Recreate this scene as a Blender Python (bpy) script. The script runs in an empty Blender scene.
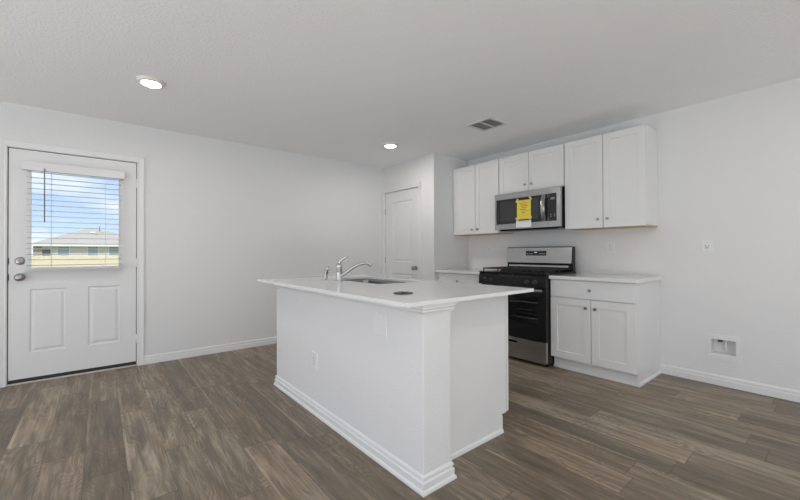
import bpy, bmesh, math, random
from mathutils import Vector, Matrix
random.seed(7)
S = bpy.context.scene
COL = S.collection

# ------------------------------------------------------------------ camera
YAW, PITCH, ROLL = math.radians(50.729), math.radians(0.396), math.radians(-0.195)
F = Vector((math.cos(YAW), math.sin(YAW), 0)); R = Vector((math.sin(YAW), -math.cos(YAW), 0)); U = Vector((0, 0, 1))
F2 = F * math.cos(PITCH) + U * math.sin(PITCH); U2 = -F * math.sin(PITCH) + U * math.cos(PITCH)
R3 = R * math.cos(ROLL) + U2 * math.sin(ROLL); U3 = -R * math.sin(ROLL) + U2 * math.cos(ROLL)
cd = bpy.data.cameras.new('camera'); cam = bpy.data.objects.new('camera', cd); COL.objects.link(cam)
cd.sensor_width = 36.0; cd.lens = 36.0 * 367.49 / 800.0; cd.clip_start = 0.02; cd.clip_end = 500
m = Matrix((R3, U3, -F2)).transposed().to_4x4(); m.translation = Vector((0, 0, 1.135))
cam.matrix_world = m
S.camera = cam

# ------------------------------------------------------------------ world, sun, daylight
LAMP = 150.0          # radiance of the recessed lamps near the back wall
LAMP2 = 120.0         # radiance of the recessed lamps nearer the camera
SIDE = 6.0          # daylight through the left openings
SIDE2 = 16.0
CEIL_FILL = 160.0       # added up-facing area lights that brighten the ceiling
CEIL_FILL2 = 34.0
SKY = 1.1
w = bpy.data.worlds.new('sky'); S.world = w; w.use_nodes = True
nt = w.node_tree; nt.nodes.clear()
N = nt.nodes.new; L = nt.links.new
out = N('ShaderNodeOutputWorld'); bg = N('ShaderNodeBackground'); tc = N('ShaderNodeTexCoord')
sep = N('ShaderNodeSeparateXYZ'); L(tc.outputs['Generated'], sep.inputs[0])
ramp = N('ShaderNodeValToRGB'); L(sep.outputs['Z'], ramp.inputs[0])
ramp.color_ramp.elements[0].position = 0.0; ramp.color_ramp.elements[0].color = (0.64, 0.78, 0.96, 1)
ramp.color_ramp.elements[1].position = 0.22; ramp.color_ramp.elements[1].color = (0.31, 0.49, 0.88, 1)
mp = N('ShaderNodeMapping'); mp.inputs['Scale'].default_value = (5.0, 5.0, 16.0); mp.inputs['Location'].default_value = (1.3, 0.4, 0.75)
L(tc.outputs['Generated'], mp.inputs[0])
nz = N('ShaderNodeTexNoise'); nz.inputs['Scale'].default_value = 1.0; nz.inputs['Detail'].default_value = 6; L(mp.outputs[0], nz.inputs['Vector'])
cr = N('ShaderNodeValToRGB'); cr.color_ramp.elements[0].position = 0.42; cr.color_ramp.elements[1].position = 0.62
L(nz.outputs[0], cr.inputs[0])
mx = N('ShaderNodeMix'); mx.data_type = 'RGBA'; L(cr.outputs[0], mx.inputs['Factor']); L(ramp.outputs[0], mx.inputs['A']); mx.inputs['B'].default_value = (0.90, 0.92, 0.95, 1)
L(mx.outputs['Result'], bg.inputs[0]); bg.inputs[1].default_value = SKY; L(bg.outputs[0], out.inputs[0])

def light(name, kind, loc, rot, energy, **kw):
    d = bpy.data.lights.new(name, kind); d.energy = energy
    for k, v in kw.items(): setattr(d, k, v)
    o = bpy.data.objects.new(name, d); o.location = loc; o.rotation_euler = rot; COL.objects.link(o); return o
light('sun', 'SUN', (0, 0, 30), (math.radians(48), 0, math.radians(-40)), 3.6, angle=0.01, color=(1, 0.96, 0.9))
# daylight at the two big openings of the open-plan room behind the camera
FILL_TILT = Vector((-0.2, -0.2, -1)).to_track_quat('Z', 'Y').to_euler()     # added fill shines up and forward
COOL = (1.0, 0.985, 0.965)
light('side_daylight', 'AREA', (-3.05, -1.6, 1.25), (math.radians(90), 0, math.radians(-90)), SIDE, shape='RECTANGLE', size=3.2, size_y=2.2, color=COOL)
light('side_daylight', 'AREA', (-3.05, 1.9, 1.25), (math.radians(90), 0, math.radians(-90)), SIDE2, shape='RECTANGLE', size=3.2, size_y=2.2, color=COOL)
light('ceiling_fill', 'AREA', (0.4, -2.4, 0.1), FILL_TILT, CEIL_FILL, shape='RECTANGLE', size=5.0, size_y=3.0, color=COOL)  # added up-lights near the floor, out of view, standing in for bounced light
light('ceiling_fill', 'AREA', (-1.9, 1.6, 0.1), FILL_TILT, CEIL_FILL2, shape='RECTANGLE', size=1.6, size_y=3.0, color=COOL)
vs = S.view_settings; vs.view_transform = 'Standard'; vs.look = 'None'; vs.gamma = 1.0; vs.exposure = 0.16; vs.use_curve_mapping = False
try: S.cycles.use_denoising = True; S.cycles.max_bounces = 10; S.cycles.diffuse_bounces = 6; S.cycles.transparent_max_bounces = 16
except Exception: pass

# ------------------------------------------------------------------ materials
MATS = {}
def mat(name, col, rough=0.5, metal=0.0, bump=None, spec=0.5, coat=0.0, var=None):
    if name in MATS: return MATS[name]
    m = bpy.data.materials.new(name); m.use_nodes = True; MATS[name] = m
    n = m.node_tree.nodes; l = m.node_tree.links; b = n['Principled BSDF']
    b.inputs['Base Color'].default_value = (*col, 1); b.inputs['Roughness'].default_value = rough
    b.inputs['Metallic'].default_value = metal; b.inputs['Specular IOR Level'].default_value = spec
    b.inputs['Coat Weight'].default_value = coat
    t = n.new('ShaderNodeTexCoord')
    if var:
        a, sc = var
        z = n.new('ShaderNodeTexNoise'); z.inputs['Scale'].default_value = sc; z.inputs['Detail'].default_value = 3; l.new(t.outputs['Object'], z.inputs['Vector'])
        r = n.new('ShaderNodeMapRange'); r.inputs['To Min'].default_value = 1 - a; r.inputs['To Max'].default_value = 1 + a; l.new(z.outputs[0], r.inputs['Value'])
        v = n.new('ShaderNodeVectorMath'); v.operation = 'SCALE'; v.inputs[0].default_value = col; l.new(r.outputs[0], v.inputs['Scale']); l.new(v.outputs[0], b.inputs['Base Color'])
    if bump:
        sc, st, dist = bump
        z = n.new('ShaderNodeTexNoise'); z.inputs['Scale'].default_value = sc; z.inputs['Detail'].default_value = 3; l.new(t.outputs['Object'], z.inputs['Vector'])
        bp = n.new('ShaderNodeBump'); bp.inputs['Strength'].default_value = st; bp.inputs['Distance'].default_value = dist
        l.new(z.outputs[0], bp.inputs['Height']); l.new(bp.outputs[0], b.inputs['Normal'])
    return m
WALL = mat('wall_paint', (0.745, 0.745, 0.745), 0.75, bump=(110, 0.6, 0.004), spec=0.2)
CEIL = mat('ceiling_paint', (0.885, 0.895, 0.905), 0.9, bump=(60, 0.7, 0.006), spec=0.1)
TRIM = mat('trim_paint', (0.765, 0.765, 0.765), 0.4, var=(0.01, 3))
DOOR = mat('door_paint', (0.75, 0.75, 0.75), 0.45, var=(0.01, 4))
CAB = mat('cabinet_paint', (0.765, 0.765, 0.765), 0.35, var=(0.01, 6))
MAPLE = mat('bare_maple', (0.62, 0.42, 0.22), 0.55, var=(0.12, 9))
QUARTZ = mat('white_quartz', (0.775, 0.775, 0.775), 0.10, var=(0.012, 40), coat=0.2)
PLATE = mat('white_plastic', (0.76, 0.76, 0.76), 0.3, var=(0.005, 20))
SLOT = mat('dark_slot', (0.03, 0.03, 0.03), 0.6, var=(0.05, 20))
CHROME = mat('chrome', (0.55, 0.55, 0.555), 0.10, 1.0, var=(0.02, 30))
NICKEL = mat('satin_nickel', (0.36, 0.355, 0.35), 0.28, 1.0, var=(0.03, 30))
BLACK = mat('black_enamel', (0.010, 0.010, 0.011), 0.22, spec=0.3, var=(0.1, 20))
IRON = mat('cast_iron', (0.02, 0.02, 0.02), 0.55, bump=(200, 0.4, 0.001))
BGLASS = mat('black_glass', (0.02, 0.02, 0.022), 0.06, var=(0.05, 5))
DARKPANEL = mat('dark_control_panel', (0.022, 0.022, 0.024), 0.12, var=(0.05, 5))
VENT = mat('grille_grey', (0.55, 0.55, 0.55), 0.5, var=(0.05, 30))
DUCT = mat('duct_dark', (0.22, 0.22, 0.22), 0.8, var=(0.05, 30))
GASKET = mat('dark_gasket', (0.03, 0.027, 0.024), 0.7, var=(0.1, 30))
ALU = mat('aluminium', (0.72, 0.70, 0.66), 0.35, 1.0, var=(0.03, 30))
YELLOW = mat('yellow_paper', (0.90, 0.73, 0.08), 0.6, var=(0.03, 60))
TAPE = mat('masking_tape', (0.68, 0.66, 0.20), 0.6, var=(0.03, 60))
INK = mat('brown_ink', (0.34, 0.20, 0.02), 0.7, var=(0.1, 90))
REDINK = mat('orange_ink', (0.68, 0.26, 0.03), 0.7, var=(0.1, 90))
PAPER = mat('white_paper', (0.86, 0.86, 0.86), 0.5, var=(0.01, 60))
GINK = mat('grey_ink', (0.45, 0.45, 0.46), 0.6, var=(0.05, 60))
BLIND = mat('blind_white', (0.78, 0.78, 0.78), 0.4, var=(0.01, 20))
def _translucent(m, col, k):
    n = m.node_tree.nodes; l = m.node_tree.links; o = next(q for q in n if q.type == 'OUTPUT_MATERIAL'); b = n['Principled BSDF']
    t = n.new('ShaderNodeBsdfTranslucent'); t.inputs[0].default_value = (*col, 1); x = n.new('ShaderNodeMixShader'); x.inputs[0].default_value = k
    l.new(b.outputs[0], x.inputs[1]); l.new(t.outputs[0], x.inputs[2]); l.new(x.outputs[0], o.inputs[0])
_translucent(BLIND, (0.9, 0.9, 0.9), 0.45)
WAND = mat('grey_wand', (0.16, 0.16, 0.17), 0.4, var=(0.05, 30))
CAVITY = mat('oven_cavity', (0.12, 0.12, 0.122), 0.5, var=(0.1, 10))
RACK = mat('oven_rack_steel', (0.7, 0.7, 0.7), 0.25, 1.0, var=(0.02, 30))
BRICK = mat('tan_brick', (0.46, 0.36, 0.29), 0.9, var=(0.15, 6))
SIDING = mat('pale_siding', (0.74, 0.69, 0.645), 0.8, var=(0.02, 3))
HTRIM = mat('white_house_trim', (0.80, 0.79, 0.77), 0.6, var=(0.01, 5))
SHINGLE = mat('grey_shingles', (0.47, 0.42, 0.37), 0.95, var=(0.25, 5))
HGLASS = mat('house_window_glass', (0.42, 0.47, 0.47), 0.2, var=(0.05, 2))
FENCE = mat('cedar_fence', (0.76, 0.64, 0.47), 0.8, var=(0.10, 5))
GRASS = mat('lawn', (0.22, 0.24, 0.09), 0.95, var=(0.3, 4))
CONC = mat('concrete', (0.5, 0.48, 0.45), 0.9, var=(0.1, 8))

def steel():
    m = bpy.data.materials.new('brushed_steel'); m.use_nodes = True
    n = m.node_tree.nodes; l = m.node_tree.links; b = n['Principled BSDF']
    b.inputs['Metallic'].default_value = 1.0; b.inputs['Base Color'].default_value = (0.46, 0.46, 0.465, 1)
    t = n.new('ShaderNodeTexCoord'); mp = n.new('ShaderNodeMapping'); mp.inputs['Scale'].default_value = (3, 3, 700)
    l.new(t.outputs['Object'], mp.inputs[0]); z = n.new('ShaderNodeTexNoise'); z.inputs['Scale'].default_value = 1; l.new(mp.outputs[0], z.inputs['Vector'])
    r = n.new('ShaderNodeMapRange'); r.inputs['To Min'].default_value = 0.16; r.inputs['To Max'].default_value = 0.28; l.new(z.outputs[0], r.inputs['Value']); l.new(r.outputs[0], b.inputs['Roughness'])
    return m
STEEL = steel()

def emit(name, col, strength):
    m = bpy.data.materials.new(name); m.use_nodes = True; n = m.node_tree.nodes; n.clear()
    e = n.new('ShaderNodeEmission'); o = n.new('ShaderNodeOutputMaterial'); e.inputs[0].default_value = (*col, 1); e.inputs[1].default_value = strength
    m.node_tree.links.new(e.outputs[0], o.inputs[0]); return m
LENS = emit('lamp_lens', (1.0, 0.95, 0.88), LAMP)
LED = emit('clock_digits', (0.7, 0.8, 0.85), 0.7)

def pane(name, tint, gloss):
    m = bpy.data.materials.new(name); m.use_nodes = True; n = m.node_tree.nodes; n.clear(); l = m.node_tree.links
    o = n.new('ShaderNodeOutputMaterial'); t = n.new('ShaderNodeBsdfTransparent'); g = n.new('ShaderNodeBsdfGlossy'); x = n.new('ShaderNodeMixShader'); f = n.new('ShaderNodeLayerWeight')
    t.inputs[0].default_value = (*tint, 1); g.inputs['Roughness'].default_value = 0.03; f.inputs['Blend'].default_value = gloss
    l.new(f.outputs['Fresnel'], x.inputs[0]); l.new(t.outputs[0], x.inputs[1]); l.new(g.outputs[0], x.inputs[2]); l.new(x.outputs[0], o.inputs[0]); return m
GLASS = pane('clear_glass', (0.96, 0.98, 0.97), 0.15)
TINT = pane('tinted_oven_glass', (0.72, 0.72, 0.74), 0.22)

def floor_mat():
    m = bpy.data.materials.new('vinyl_plank'); m.use_nodes = True
    n = m.node_tree.nodes; l = m.node_tree.links; b = n['Principled BSDF']
    t = n.new('ShaderNodeTexCoord')
    def math_(op, a, bb=None):
        q = n.new('ShaderNodeMath'); q.operation = op
        for i, v in enumerate((a, bb)):
            if v is None: continue
            if isinstance(v, (int, float)): q.inputs[i].default_value = v
            else: l.new(v, q.inputs[i])
        return q.outputs[0]
    s = n.new('ShaderNodeSeparateXYZ'); l.new(t.outputs['Object'], s.inputs[0])
    W, LEN = 0.178, 1.22
    col = math_('FLOOR', math_('DIVIDE', math_('ADD', s.outputs['X'], 9.996), W))
    wn = n.new('ShaderNodeTexWhiteNoise'); wn.noise_dimensions = '1D'; l.new(col, wn.inputs['W'])
    ys = math_('ADD', math_('DIVIDE', s.outputs['Y'], LEN), math_('MULTIPLY', wn.outputs['Value'], 7.0))
    row = math_('FLOOR', ys)
    cmb = n.new('ShaderNodeCombineXYZ'); l.new(col, cmb.inputs[0]); l.new(row, cmb.inputs[1])
    idn = n.new('ShaderNodeTexWhiteNoise'); idn.noise_dimensions = '2D'; l.new(cmb.outputs[0], idn.inputs['Vector'])
    # grain: stretched along Y, offset per plank, warped into cathedral figure
    off = n.new('ShaderNodeVectorMath'); off.operation = 'SCALE'; l.new(idn.outputs['Color'], off.inputs[0]); off.inputs['Scale'].default_value = 30
    ad = n.new('ShaderNodeVectorMath'); ad.operation = 'ADD'; l.new(t.outputs['Object'], ad.inputs[0]); l.new(off.outputs[0], ad.inputs[1])
    def noise(sx, sy, det, dist=0.0):
        mp = n.new('ShaderNodeMapping'); mp.inputs['Scale'].default_value = (sx, sy, 1); l.new(ad.outputs[0], mp.inputs[0])
        q = n.new('ShaderNodeTexNoise'); q.inputs['Scale'].default_value = 1.0; q.inputs['Detail'].default_value = det; q.inputs['Distortion'].default_value = dist
        l.new(mp.outputs[0], q.inputs['Vector']); return q.outputs[0]
    big = noise(8, 1.5, 1.5, 0.3); fine = noise(75, 5, 5); mid = noise(20, 2.2, 4, 0.2); blot = noise(4, 2, 2)
    rings = math_('SINE', math_('MULTIPLY', big, 150.0))
    ringmask = math_('MULTIPLY', rings, math_('MULTIPLY', math_('SUBTRACT', blot, 0.25), 0.24))
    v = math_('ADD', ringmask, math_('MULTIPLY', math_('SUBTRACT', fine, 0.5), 0.62))
    v = math_('ADD', v, math_('MULTIPLY', math_('SUBTRACT', mid, 0.5), 0.85))
    v = math_('ADD', v, math_('MULTIPLY', math_('SUBTRACT', idn.outputs['Value'], 0.5), 0.27))
    v = math_('ADD', v, 0.43)
    fx0 = math_('FRACT', math_('DIVIDE', math_('ADD', s.outputs['X'], 9.996), W))
    edge = math_('MULTIPLY', math_('GREATER_THAN', 0.09, fx0), math_('GREATER_THAN', noise(0.5, 1.3, 1), 0.50))
    v = math_('ADD', v, math_('MULTIPLY', edge, 0.16))
    rp = n.new('ShaderNodeValToRGB'); l.new(v, rp.inputs[0]); e = rp.color_ramp.elements
    e[0].position = 0.05; e[0].color = (0.094, 0.071, 0.050, 1); e[1].position = 1.0; e[1].color = (0.56, 0.44, 0.31, 1)
    k = e.new(0.45); k.color = (0.197, 0.152, 0.107, 1)
    gm = n.new('ShaderNodeMix'); gm.data_type = 'RGBA'; gm.blend_type = 'MULTIPLY'; gm.inputs['B'].default_value = (0.93, 0.99, 1.03, 1)
    l.new(math_('MULTIPLY', math_('GREATER_THAN', noise(1.1, 0.7, 2), 0.5), 0.8), gm.inputs['Factor']); l.new(rp.outputs[0], gm.inputs['A'])
    # seams
    fx = math_('FRACT', math_('DIVIDE', math_('ADD', s.outputs['X'], 9.996), W)); fy = math_('FRACT', ys)
    ex = math_('GREATER_THAN', math_('ABSOLUTE', math_('SUBTRACT', fx, 0.5)), 0.492)
    ey = math_('GREATER_THAN', math_('ABSOLUTE', math_('SUBTRACT', fy, 0.5)), 0.4982)
    sm = math_('MAXIMUM', ex, ey)
    mxx = n.new('ShaderNodeMix'); mxx.data_type = 'RGBA'; l.new(math_('MULTIPLY', sm, 0.6), mxx.inputs['Factor']); l.new(gm.outputs['Result'], mxx.inputs['A']); mxx.inputs['B'].default_value = (0.045, 0.033, 0.025, 1)
    l.new(mxx.outputs['Result'], b.inputs['Base Color'])
    b.inputs['Roughness'].default_value = 0.42; b.inputs['Specular IOR Level'].default_value = 0.5
    bp = n.new('ShaderNodeBump'); bp.inputs['Strength'].default_value = 0.25; bp.inputs['Distance'].default_value = 0.001
    l.new(math_('SUBTRACT', fine, sm), bp.inputs['Height']); l.new(bp.outputs[0], b.inputs['Normal'])
    return m
FLOOR = floor_mat()

# ------------------------------------------------------------------ mesh helpers
class Fr:                       # local frame: u to the right, v up, w out of the surface
    def __init__(s, o, u, v, w): s.o, s.u, s.v, s.w = Vector(o), Vector(u), Vector(v), Vector(w)
    def __call__(s, a, b, c=0.0): return s.o + s.u * a + s.v * b + s.w * c
def frX(x): return Fr((x, 0, 0), (0, -1, 0), (0, 0, 1), (-1, 0, 0))     # faces -X ; u = -y
def frY(y): return Fr((0, y, 0), (1, 0, 0), (0, 0, 1), (0, -1, 0))      # faces -Y ; u = x
def frYp(y): return Fr((0, y, 0), (-1, 0, 0), (0, 0, 1), (0, 1, 0))     # faces +Y
def frXp(x): return Fr((x, 0, 0), (0, 1, 0), (0, 0, 1), (1, 0, 0))      # faces +X

class MB:
    def __init__(s): s.bm = bmesh.new()
    def box(s, x0, x1, y0, y1, z0, z1, bev=0.0, seg=2):
        bm = s.bm
        vs = [bm.verts.new(p) for p in ((x0, y0, z0), (x1, y0, z0), (x1, y1, z0), (x0, y1, z0), (x0, y0, z1), (x1, y0, z1), (x1, y1, z1), (x0, y1, z1))]
        fs = [bm.faces.new([vs[i] for i in q]) for q in ((3, 2, 1, 0), (4, 5, 6, 7), (0, 1, 5, 4), (1, 2, 6, 5), (2, 3, 7, 6), (3, 0, 4, 7))]
        if bev: 
            es = {e for f in fs for e in f.edges}
            bmesh.ops.bevel(bm, geom=list(es), offset=bev, segments=seg, affect='EDGES', profile=0.5)
        return s
    def fbox(s, fr, u0, u1, v0, v1, w0, w1, bev=0.0):
        a, b = fr(u0, v0, w0), fr(u1, v1, w1)
        return s.box(min(a.x, b.x), max(a.x, b.x), min(a.y, b.y), max(a.y, b.y), min(a.z, b.z), max(a.z, b.z), bev)
    def quad(s, pts, flip=False):
        vs = [s.bm.verts.new(p) for p in pts]
        if flip: vs.reverse()
        f = s.bm.faces.new(vs); return f
    def slab(s, fr, u0, u1, v0, v1, th, holes=()):
        # front at w=0, back at w=-th.  hole = (hu0,hu1,hv0,hv1, rings | None); None goes right through
        us = sorted({u0, u1} | {h[0] for h in holes} | {h[1] for h in holes}); vv = sorted({v0, v1} | {h[2] for h in holes} | {h[3] for h in holes})
        def inh(a, b, through):
            for h in holes:
                if h[0] < a < h[1] and h[2] < b < h[3] and (h[4] is None or not through): return True
            return False
        for i in range(len(us) - 1):
            for j in range(len(vv) - 1):
                a, b, c, d = us[i], us[i + 1], vv[j], vv[j + 1]; ca, cb = (a + b) / 2, (c + d) / 2
                if not inh(ca, cb, False): s.quad([fr(a, c), fr(b, c), fr(b, d), fr(a, d)])
                if th and not inh(ca, cb, True): s.quad([fr(a, c, -th), fr(a, d, -th), fr(b, d, -th), fr(b, c, -th)])
        def ring(a, wa, b, wb):
            pa = [fr(a[0], a[2], wa), fr(a[1], a[2], wa), fr(a[1], a[3], wa), fr(a[0], a[3], wa)]
            pb = [fr(b[0], b[2], wb), fr(b[1], b[2], wb), fr(b[1], b[3], wb), fr(b[0], b[3], wb)]
            for i in range(4): s.quad([pa[i], pa[(i + 1) % 4], pb[(i + 1) % 4], pb[i]])
        if th:
            r = (u0, u1, v0, v1); ring(r, -th, r, 0)
        for h in holes:
            if h[4] is None: ring(h[:4], 0, h[:4], -th)
            else:
                pr, pw = h[:4], 0.0
                for ins, dep in h[4]:
                    nr = (h[0] + ins, h[1] - ins, h[2] + ins, h[3] - ins); ring(pr, pw, nr, dep); pr, pw = nr, dep
                s.quad([fr(pr[0], pr[2], pw), fr(pr[1], pr[2], pw), fr(pr[1], pr[3], pw), fr(pr[0], pr[3], pw)])
        bmesh.ops.remove_doubles(s.bm, verts=s.bm.verts, dist=1e-5)
        return s
    def lathe(s, o, axis, prof, seg=24):
        # prof: (radius, distance along axis)
        ax = Vector(axis).normalized(); t = Vector((0, 0, 1)) if abs(ax.z) < 0.9 else Vector((1, 0, 0))
        p = ax.cross(t).normalized(); q = ax.cross(p); o = Vector(o); rings = []
        for r, d in prof:
            if r < 1e-6: rings.append([s.bm.verts.new(o + ax * d)])
            else: rings.append([s.bm.verts.new(o + ax * d + (p * math.cos(2 * math.pi * k / seg) + q * math.sin(2 * math.pi * k / seg)) * r) for k in range(seg)])
        for a, b in zip(rings, rings[1:]):
            for k in range(seg):
                k2 = (k + 1) % seg
                if len(a) == 1 and len(b) == 1: continue
                if len(a) == 1: f = s.bm.faces.new((a[0], b[k2], b[k]))
                elif len(b) == 1: f = s.bm.faces.new((a[k], a[k2], b[0]))
                else: f = s.bm.faces.new((a[k], a[k2], b[k2], b[k]))
                f.smooth = True
        return s
    def tube(s, pts, rad, seg=12, cap=True):
        pts = [Vector(p) for p in pts]; n = len(pts); rad = rad if isinstance(rad, (list, tuple)) else [rad] * n
        rings = []; up = None
        for i in range(n):
            d = (pts[min(i + 1, n - 1)] - pts[max(i - 1, 0)]).normalized()
            if up is None: up = Vector((0, 0, 1)) if abs(d.z) < 0.9 else Vector((1, 0, 0))
            a = d.cross(up).normalized(); up = a.cross(d).normalized()
            rings.append([s.bm.verts.new(pts[i] + (a * math.cos(2 * math.pi * k / seg) + up * math.sin(2 * math.pi * k / seg)) * rad[i]) for k in range(seg)])
        for a, b in zip(rings, rings[1:]):
            for k in range(seg):
                f = s.bm.faces.new((a[k], a[(k + 1) % seg], b[(k + 1) % seg], b[k])); f.smooth = True
        if cap:
            s.bm.faces.new(list(reversed(rings[0]))); s.bm.faces.new(rings[-1])
        return s
    def sweep(s, prof, path, side=1):
        # prof: closed polygon of (offset, z); path: xy points; offset goes to the left (side=1) or right of the path, mitred
        P = [Vector((p[0], p[1])) for p in path]; rings = []
        for i, p in enumerate(P):
            ds = []
            if i > 0: ds.append((P[i] - P[i - 1]).normalized())
            if i < len(P) - 1: ds.append((P[i + 1] - P[i]).normalized())
            ns = [Vector((-d.y, d.x)) * side for d in ds]
            if len(ns) == 1: nn = ns[0]
            else: nn = (ns[0] + ns[1]); nn = nn / (1 + ns[0].dot(ns[1]))
            rings.append([s.bm.verts.new((p.x + nn.x * a, p.y + nn.y * a, z)) for a, z in prof])
        m = len(prof)
        for a, b in zip(rings, rings[1:]):
            for k in range(m): s.bm.faces.new((a[k], a[(k + 1) % m], b[(k + 1) % m], b[k]))
        s.bm.faces.new(list(reversed(rings[0]))); s.bm.faces.new(rings[-1])
        return s

def obj(name, mb, m, parent=None):
    bm = mb.bm; bmesh.ops.recalc_face_normals(bm, faces=bm.faces)
    off = Vector((0, 0, 0)); p = parent
    while p: off += p.location; p = p.parent
    if parent is None:      # origin at the base of the thing
        xs = [v.co for v in bm.verts]; off = Vector((sum(v.x for v in xs) / len(xs), sum(v.y for v in xs) / len(xs), min(v.z for v in xs)))
    bmesh.ops.translate(bm, verts=bm.verts, vec=-off)
    me = bpy.data.meshes.new(name); bm.to_mesh(me); bm.free(); me.materials.append(m)
    o = bpy.data.objects.new(name, me); COL.objects.link(o); o.parent = parent
    if parent is None: o.location = off
    return o
def smooth_obj(o, ang=40):
    me = o.data; me.shade_smooth(); me.set_sharp_from_angle(angle=math.radians(ang)); return o
def thing(name, label, cat, loc=(0, 0, 0), group=None):
    o = bpy.data.objects.new(name, None); o.empty_display_size = 0.1; COL.objects.link(o); o.location = loc
    o['label'] = label; o['category'] = cat
    if group: o['group'] = group
    return o
def tag(o, label, cat, group=None):
    o['label'] = label; o['category'] = cat
    if group: o['group'] = group
    return o
def struct(o, label=None, cat=None):
    o['kind'] = 'structure'
    if label: o['label'] = label
    if cat: o['category'] = cat
    return o

# ------------------------------------------------------------------ key dimensions
XR, YD, ZC, XP, YP = 4.079, 4.577, 2.44, 3.394, 3.445
XL, YB = -3.2, -5.0          # open-plan room behind the camera
DX0, DX1, DZ = -0.607, 0.287, 2.05

# ------------------------------------------------------------------ room shell
struct(obj('floor', MB().box(XL, XR + 0.12, YB, YD + 0.15, -0.06, 0), FLOOR), 'brown grey wood plank vinyl floor running toward the back wall', 'floor')
struct(obj('ceiling', MB().box(XL, XR + 0.12, YB, YD + 0.15, ZC, ZC + 0.1), CEIL), 'flat white textured ceiling over the kitchen', 'ceiling')
struct(obj('wall_back', MB().slab(frY(YD), XL, XP + 0.12, 0, ZC, 0.15, [(DX0 - 0.02, DX1 + 0.02, 0.0, DZ + 0.02, None)]), WALL), 'long white wall holding the glazed exterior door', 'wall')
struct(obj('wall_right', MB().slab(frX(XR), -(YD + 0.15), -YB, 0, ZC, 0.12, [(-0.766, -0.598, 0.257, 0.390, None)]), WALL), 'white wall behind the range and cabinets', 'wall')
# pantry closet in the corner: front wall (with its door) and side return
PY0, PY1, PZ = 3.749, 4.511, 2.035
struct(obj('wall_pantry_front', MB().slab(frX(XP), -YD, -YP, 0, ZC, 0.11, [(-PY1 - 0.02, -PY0 + 0.02, 0.0, PZ + 0.02, None)]), WALL), 'white closet wall holding the panelled pantry door', 'wall')
struct(obj('wall_pantry_side', MB().box(XP + 0.11, XR, YP, YP + 0.11, 0, ZC), WALL), 'white closet side wall beside the left cabinets', 'wall')
struct(obj('wall_left', MB().slab(frXp(XL), YB, YD + 0.15, 0, ZC, 0.12, [(-3.3, 3.6, 0.1, 2.35, None)]), WALL), 'white wall of the living area with a wide opening', 'wall')
struct(obj('wall_rear', MB().slab(frYp(YB), -XR - 0.12, -XL, 0, ZC, 0.12, [(-3.4, 1.4, 0.1, 2.35, None)]), WALL), 'white rear wall of the living area with a wide opening', 'wall')

BASEP = [(0, 0), (0.015, 0), (0.015, 0.048), (0.0065, 0.055), (0.0065, 0.060), (0.012, 0.064), (0.010, 0.075), (0.004, 0.084), (0, 0.085)]
def base(name, path, side=1, parent=None, prof=BASEP):
    o = obj(name, MB().sweep(prof, path, side), TRIM, parent)
    return o
struct(base('baseboard_back', [(0.352, YD), (XP, YD)], -1), 'white baseboard along the back wall right of the exterior door', 'baseboard')
struct(base('baseboard_back_left', [(XL, YD), (-0.672, YD)], -1), 'white baseboard along the back wall left of the exterior door', 'baseboard')
struct(base('baseboard_right', [(XR, YB), (XR, 1.131)], 1), 'white baseboard along the right wall beside the lower cabinet', 'baseboard')
struct(base('baseboard_pantry', [(XP, YP), (XP, PY0 - 0.066)], 1), 'white baseboard on the pantry closet wall', 'baseboard')

# ------------------------------------------------------------------ exterior door (door_1) with its casing
def casing(mb, fr, u0, u1, v1, wd=0.060, v0=0.0):
    # moulded casing around an opening u0..u1 up to v1 : legs and head, mitred
    prof = [(0, 0), (0, 0.009), (0.008, 0.013), (0.016, 0.010), (0.040, 0.015), (0.052, 0.018), (wd, 0.016), (wd, 0)]
    pts = [((u0, v0), (-1, 0)), ((u0, v1), (-1, 1)), ((u1, v1), (1, 1)), ((u1, v0), (1, 0))]
    rings = [[mb.bm.verts.new(fr(p[0] + d[0] * a, p[1] + d[1] * a, h)) for a, h in prof] for p, d in pts]
    m_ = len(prof)
    for a, b in zip(rings, rings[1:]):
        for k in range(m_): mb.bm.faces.new((a[k], a[(k + 1) % m_], b[(k + 1) % m_], b[k]))
    mb.bm.faces.new(rings[0]); mb.bm.faces.new(list(reversed(rings[-1])))
    return mb
fb = frY(YD)
t1 = casing(MB(), fb, DX0 - 0.008, DX1 + 0.008, DZ + 0.008)
t1o = struct(obj('trim_1', t1, TRIM), 'white moulded casing around the exterior door', 'trim')
jm = MB()
jm.fbox(fb, DX0 - 0.02, DX0 - 0.006, 0, DZ + 0.02, -0.15, 0); jm.fbox(fb, DX1 + 0.006, DX1 + 0.02, 0, DZ + 0.02, -0.15, 0); jm.fbox(fb, DX0 - 0.004, DX1 + 0.004, DZ + 0.007, DZ + 0.02, -0.15, 0)
struct(obj('trim_2', jm, TRIM), 'white jamb lining the exterior doorway', 'trim')
GX0, GX1, GZ0, GZ1 = -0.478, 0.158, 1.00, 1.915
raised = [(0.010, -0.009), (0.020, -0.009), (0.038, -0.002), (0.042, -0.002)]
FD = frY(YD + 0.003)
door = MB().slab(FD, DX0, DX1, 0.044, DZ, 0.044, [(GX0, GX1, GZ0, GZ1, None), (-0.478, -0.235, 0.262, 0.822, raised), (-0.085, 0.160, 0.262, 0.822, raised)])
d1 = struct(obj('door_1', door, DOOR), 'white exterior door with a blind-covered window and two lower panels', 'door')
lf = MB()
lf.slab(frY(YD - 0.009), GX0 - 0.028, GX1 + 0.028, GZ0 - 0.028, GZ1 + 0.028, 0.012, [(GX0 + 0.012, GX1 - 0.012, GZ0 + 0.012, GZ1 - 0.012, None)])
obj('window_frame', lf, TRIM, d1)
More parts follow.
